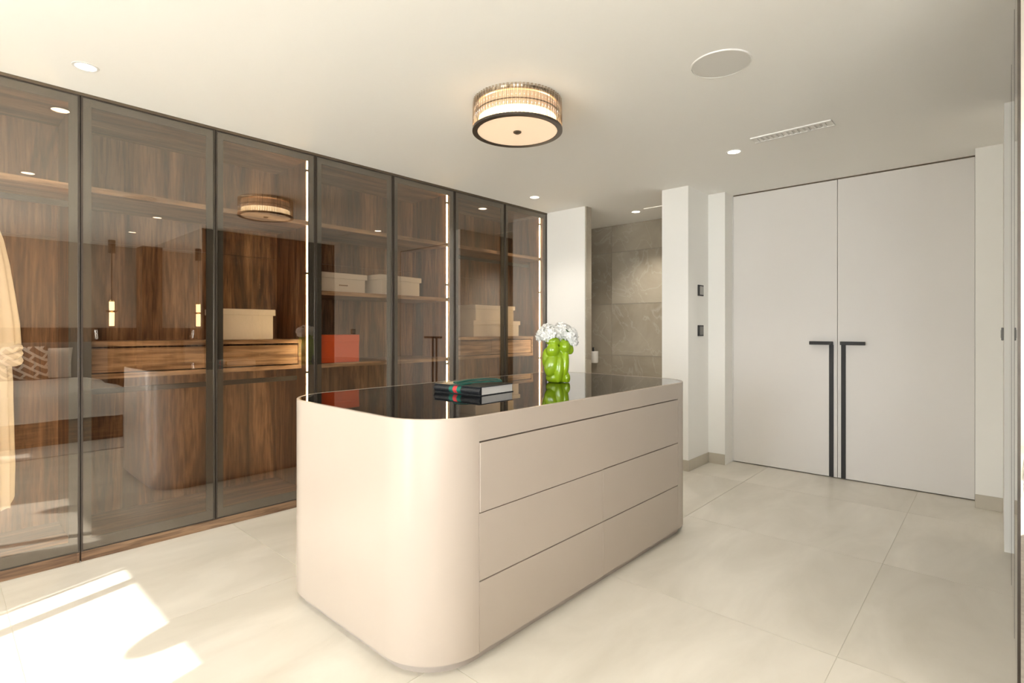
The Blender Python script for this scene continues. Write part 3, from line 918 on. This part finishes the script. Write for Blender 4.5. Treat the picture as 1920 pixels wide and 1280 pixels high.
for k in range(ns):
    y = vy0 + 0.05 + k * (vy1 - vy0 - 0.1) / (ns - 1)
    obj('slat', BX(vx0 + 0.022, vx1 - 0.022, y - 0.009, y + 0.009, CEIL - 0.006, CEIL - 0.001), M['white_metal'], v)
obj('ceiling_slot', BX(5.265, 5.285, 2.45, 2.86, CEIL - 0.003, CEIL + 0.0), emit('slot_glow', (1, 0.93, 0.8), 0.5))
tag(bpy.data.objects['ceiling_slot'], 'thin lit slot in the bathroom ceiling', 'light slot')

# ------------------------------------------------------------------ switches on the pier
for z, lab, rk in ((1.678, 'upper of the two dark switches on the white pier', 'switch_light'), (1.294, 'lower of the two dark switches on the white pier', 'switch')):
    s = thing('wall_switch', (4.965, 2.10, z), lab, 'switch', 'switches on the pier')
    obj('plate', BX(4.905, 5.025, 2.090, 2.10, z - 0.052, z + 0.052, 0.002, 1), M['black_metal'], s)
    obj('rocker', BX(4.935, 5.012, 2.086, 2.0905, z - 0.040, z + 0.040, 0.001, 1), M[rk], s)

# ------------------------------------------------------------------ bathroom cup
cx, cy, cz = X_BATH - 0.065, 3.865, 0.875
cup = thing('brush_holder', (cx, cy, cz), 'white wall-mounted cup with a black brush on the stone tiles', 'brush holder')
obj('cup', add_lathe(bmesh.new(), [(0, 0), (0.050, 0), (0.055, 0.01), (0.056, 0.15), (0.051, 0.15), (0.048, 0.012), (0, 0.012)], 32, (cx, cy, cz)), M['ceramic'], cup, smooth=40)
obj('brush_handle', add_cyl(bmesh.new(), (cx, cy + 0.01, cz + 0.012), (cx, cy + 0.012, cz + 0.20), 0.012, n=12), M['black_metal'], cup, smooth=40)
obj('bracket', BX(cx + 0.05, X_BATH, cy - 0.012, cy + 0.012, cz + 0.06, cz + 0.085), M['black_metal'], cup)

# ------------------------------------------------------------------ boxes in the wardrobe
def lid_box(x0, x1, yf, depth, z, h, mat, label, group, lid=0.045, rz=0.0, name='storage_box', tagged=False):
    w = x1 - x0
    t = thing(name, ((x0 + x1) / 2, yf + depth / 2, z), label, 'box', group, rz=math.radians(rz))
    obj('body', BX(-w / 2 + 0.014, w / 2 - 0.014, -depth / 2 + 0.012, depth / 2 - 0.012, 0, h - lid + 0.01, 0.003, 1), mat, t, local=True)
    obj('lid', BX(-w / 2, w / 2, -depth / 2, depth / 2, h - lid, h, 0.004, 2), mat, t, local=True)
    return t
gb = 'lidded storage boxes in the wardrobe'
SH = 1.605
lid_box(1.36, 1.752, 4.02, 0.30, 1.2302, 0.222, M['linen_box'], 'cream linen lidded box standing alone on the drawer chest', gb)
lb = lid_box(2.02, 2.492, 3.94, 0.34, SH + 0.0002, 0.158, M['grey_box'], 'pale grey lidded box on the middle shelf, above the orange box', gb)
bm = bmesh.new()
for k in range(5):
    add_box(bm, -0.02 + k * 0.016, -0.010 + k * 0.016, -0.165, -0.1575, 0.055, 0.064)
obj('label_mark', bm, M['brass'], lb, local=True)
lid_box(2.60, 3.085, 3.955, 0.30, SH + 0.0002, 0.178, M['grey_box'], 'pale grey lidded box on the middle shelf, nearer the light strip', gb, rz=7)
lid_box(3.79, 4.52, 4.005, 0.36, 1.2302, 0.170, M['linen_box'], 'larger cream box at the bottom of the stack of two', gb)
lid_box(3.84, 4.46, 4.03, 0.32, 1.4004, 0.165, M['linen_box'], 'smaller cream box on top of the stack of two', gb)
ob = thing('gift_box', (2.20, 4.02, 1.0402), 'bright orange square box on the low shelf', 'box')
obj('body', BX(2.01, 2.386, 3.895, 4.15, 1.0402, 1.205, 0.002, 1), M['orange'], ob)
obj('lid', BX(2.008, 2.388, 3.893, 4.152, 1.205, 1.262, 0.002, 1), M['orange'], ob)

# ------------------------------------------------------------------ cream dress hanging in the left unit
DXC, DYC = 0.165, WY + 0.27
dr = thing('dress', (DXC, DYC, 0.33), 'long cream dress with a tied waist hanging behind the leftmost glass door', 'dress')
bm = bmesh.new()
prof = [(0.34, 0.135, 0.105), (0.55, 0.137, 0.10), (0.80, 0.132, 0.09), (1.02, 0.128, 0.085), (1.12, 0.128, 0.08), (1.17, 0.145, 0.07), (1.22, 0.166, 0.085),
        (1.34, 0.160, 0.09), (1.50, 0.142, 0.085), (1.66, 0.122, 0.075), (1.80, 0.098, 0.06), (1.88, 0.075, 0.045), (1.94, 0.055, 0.03), (1.965, 0.03, 0.02)]
NS = 96
rings = []
for z, rx, ry in prof:
    rg = []
    for i in range(NS):
        a = 2 * math.pi * i / NS
        fold = 1 + (0.085 if z < 1.1 else 0.04) * math.sin(a * 11 + z * 1.3) + 0.03 * math.sin(a * 5 + 1.0)
        zz = z + (0.03 * math.sin(a * 4 + 0.5) + 0.015 * math.sin(a * 9) if z < 0.4 else 0)
        rg.append(bm.verts.new((DXC + rx * fold * math.cos(a), DYC + ry * fold * math.sin(a), zz)))
    rings.append(rg)
for A, B in zip(rings, rings[1:]):
    for i in range(NS):
        bm.faces.new((A[i], A[(i + 1) % NS], B[(i + 1) % NS], B[i]))
bm.faces.new(rings[-1])
obj('gown', bm, M['cream_cloth'], dr, smooth=True)
bm = bmesh.new()
for k in range(3):
    z = 1.13 + 0.03 * k
    rr = []
    for i in range(48):
        a = 2 * math.pi * i / 48
        ring_ = []
        for q in range(8):
            b = 2 * math.pi * q / 8
            R_ = 0.165 + 0.02 * math.cos(b)
            ring_.append(bm.verts.new((DXC + R_ * math.cos(a), DYC + (R_ - 0.075) * math.sin(a), z + 0.02 * math.sin(b) + 0.012 * math.sin(3 * a + k))))
        rr.append(ring_)
    for i in range(48):
        for q in range(8):
            bm.faces.new((rr[i][q], rr[(i + 1) % 48][q], rr[(i + 1) % 48][(q + 1) % 8], rr[i][(q + 1) % 8]))
obj('waist_tie', bm, M['white_cloth'], dr, smooth=True)
bm = bmesh.new()
add_cyl(bm, (DXC, DYC, 1.955), (DXC, DYC, 2.03), 0.003, n=8)
pts = [Vector((DXC, DYC, 2.03)), Vector((DXC, DYC + 0.014, 2.06)), Vector((DXC, DYC, 2.066)), Vector((DXC, DYC - 0.014, 2.058))]
for a, b in zip(pts, pts[1:]):
    add_cyl(bm, a, b, 0.003, n=8)
obj('hanger_hook', bm, M['chrome'], dr)

# ------------------------------------------------------------------ bedroom recess (seen mirrored in the wardrobe glass)
BX0, BX1, BYF = -0.25, 1.60, -0.18
struct('wall_wainscot', BX(W3[1] + 0.05, X_SIDE - 0.004, Y_BED, Y_BED + 0.03, 0, 1.335), M['walnut'], 'dark walnut lower panelling behind the bed')
struct('wall_corner_post', BX(X_SIDE - 0.14, X_SIDE - 0.004, Y_BED + 0.03, -2.37, 0, CEIL), M['walnut'], 'walnut corner post beside the mirror')
rug = obj('rug', BX(-0.75, 2.1, -2.0, 0.45, 0.0, 0.012, 0.003, 1), M['rug'])
tag(rug, 'pale grey rug under the bed, mirrored in the glass', 'rug')
bed = thing('bed', ((BX0 + BX1) / 2, -1.3, 0.012), 'double bed with white duvet on walnut base, mirrored in the glass', 'bed')
obj('base', BX(BX0 + 0.04, BX1 - 0.04, -2.50, BYF - 0.04, 0.012, 0.32), M['walnut_x'], bed)
obj('headboard', BX(BX0 - 0.25, BX1 + 0.25, Y_BED + 0.036, Y_BED + 0.13, 0.012, 1.12, 0.015), M['headboard'], bed)
obj('mattress', BX(BX0 + 0.02, BX1 - 0.02, Y_BED + 0.14, BYF - 0.02, 0.32, 0.52, 0.03), M['white_cloth'], bed)
bm = bmesh.new()
NX, NY = 70, 64
XR = (BX0 - 0.30, BX1 + 0.30); YR = (-2.15, BYF + 0.30)
grid = []
for i in range(NX + 1):
    row = []
    for j in range(NY + 1):
        u_ = XR[0] + (XR[1] - XR[0]) * i / NX
        v_ = YR[0] + (YR[1] - YR[0]) * j / NY
        x, y, z = u_, v_, 0.60
        drop = 0.0
        if u_ < BX0: drop = max(drop, BX0 - u_); x = BX0 - 0.04 * min(1, (BX0 - u_) / 0.1)
        if u_ > BX1: drop = max(drop, u_ - BX1); x = BX1 + 0.04 * min(1, (u_ - BX1) / 0.1)
        dy_ = 0.0
        if v_ > BYF: dy_ = v_ - BYF; y = BYF + 0.04 * min(1, dy_ / 0.1)
        d_ = math.hypot(drop, dy_) if drop and dy_ else max(drop, dy_)
        z = 0.60 - d_ * (1.0 if d_ > 0.1 else d_ / 0.1)
        e_ = min(BX1 - u_, u_ - BX0, BYF - v_)
        if e_ > 0: z -= 0.05 * math.exp(-e_ / 0.05)
        elif d_ > 0: z -= 0.05 - 0.02
        nz = noise.noise(Vector((u_ * 2.2, v_ * 2.2, 3.0))) * 0.025 + noise.noise(Vector((u_ * 6, v_ * 5, 8.0))) * 0.010
        z += nz + 0.02
        y += (0.02 * math.sin(u_ * 9)) if dy_ > 0.05 else 0
        x += (0.02 * math.sin(v_ * 9)) if drop > 0.05 else 0
        row.append(bm.verts.new((x, y, z)))
    grid.append(row)
for i in range(NX):
    for j in range(NY):
        bm.faces.new((grid[i][j], grid[i + 1][j], grid[i + 1][j + 1], grid[i][j + 1]))
bmesh.ops.solidify(bm, geom=bm.faces[:], thickness=0.02)
obj('duvet', bm, M['white_cloth'], bed, smooth=True)

def pillow(name, loc, w, h, t_, tilt, mat, label, cat, rz=0.0):
    bm = bmesh.new()
    n_ = 20
    for side in (1, -1):
        g_ = []
        for i in range(n_ + 1):
            r_ = []
            for j in range(n_ + 1):
                u_ = 2 * i / n_ - 1; v_ = 2 * j / n_ - 1
                th = t_ * (max(0, 1 - u_ ** 4) * max(0, 1 - v_ ** 4)) ** 0.55
                sq = 1 - 0.07 * (1 - abs(u_ * v_)) * (u_ * u_ + v_ * v_) * 0.5
                r_.append(bm.verts.new((u_ * w / 2 * sq, v_ * h / 2 * sq, side * th / 2)))
            g_.append(r_)
        for i in range(n_):
            for j in range(n_):
                bm.faces.new((g_[i][j], g_[i + 1][j], g_[i + 1][j + 1], g_[i][j + 1]))
    bmesh.ops.remove_doubles(bm, verts=bm.verts, dist=0.0006)
    o = obj(name, bm, mat, None, smooth=True)
    o.location = loc
    o.rotation_euler = (math.radians(tilt), 0, rz)
    return tag(o, label, cat)
pillow('pillow', (1.02, -2.36, 0.83), 0.72, 0.46, 0.16, 72, M['white_cloth'], 'plain white pillow behind the maze-patterned cushion on the bed', 'pillow')
pillow('pillow', (0.22, -2.36, 0.83), 0.72, 0.46, 0.16, 72, M['white_cloth'], 'plain white pillow on the far side of the bed', 'pillow')
pillow('cushion', (0.84, -2.14, 0.85), 0.50, 0.50, 0.13, 68, M['maze'], 'brown and white maze-patterned cushion on the bed', 'cushion', rz=0.12)

def pendant(x, y, label):
    t = thing('pendant_lamp', (x, y, CEIL), label, 'lamp')
    obj('canopy', add_cyl(bmesh.new(), (x, y, CEIL - 0.19), (x, y, CEIL), 0.045, n=24), M['bronze_light'], t, smooth=40)
    obj('cord', add_cyl(bmesh.new(), (x, y, 1.74), (x, y, CEIL - 0.19), 0.006, n=8), M['bronze'], t, smooth=40)
    obj('glow_tube', add_cyl(bmesh.new(), (x, y, 1.36), (x, y, 1.72), 0.032, n=24), emit('pendant_glow', (1.0, 0.72, 0.38), 9.0), t, smooth=40)
    obj('cap', add_cyl(bmesh.new(), (x, y, 1.72), (x, y, 1.745), 0.035, n=24), M['brass'], t, smooth=40)
    obj('collar', add_lathe(bmesh.new(), [(0.033, 1.56), (0.055, 1.565), (0.075, 1.585), (0.070, 1.588), (0.052, 1.572), (0.033, 1.572)], 32, (x, y, 0), closed=True), M['brass'], t, smooth=40)
pendant(1.80, -2.10, 'slim glowing tube pendant beside the bed, mirrored in the glass')
rl = thing('reading_lamp', (1.72, Y_BED + 0.03, 1.17), 'small chrome reading lamp on the walnut panelling by the bed', 'lamp')
obj('mount', add_cyl(bmesh.new(), (1.72, Y_BED + 0.03, 1.19), (1.72, Y_BED + 0.05, 1.19), 0.03, n=20), M['chrome'], rl, smooth=40)
obj('head', add_cyl(bmesh.new(), (1.72, Y_BED + 0.07, 1.16), (1.71, Y_BED + 0.06, 1.30), 0.02, 0.028, n=20), M['chrome'], rl, smooth=40)

# unseen lantern shape added outside the window to throw the rounded floor shadow
LNX, LNY, LNZ = XW - 0.36, 1.19, 2.415
lt = thing('shadow_caster', (LNX, LNY, LNZ), 'unseen rounded shape added outside the terrace window for its shadow', 'shadow caster')
obj('shade', add_lathe(bmesh.new(), [(0, 0.0), (0.035, 0.008), (0.07, 0.032), (0.095, 0.07), (0.105, 0.11), (0.10, 0.17), (0.06, 0.25), (0, 0.26)], 24, (LNX, LNY, LNZ)), M['bronze_light'], lt, smooth=40)
obj('cord', add_cyl(bmesh.new(), (LNX, LNY, LNZ + 0.25), (XW - 0.26, LNY, 2.95), 0.006, n=8), M['bronze'], lt)
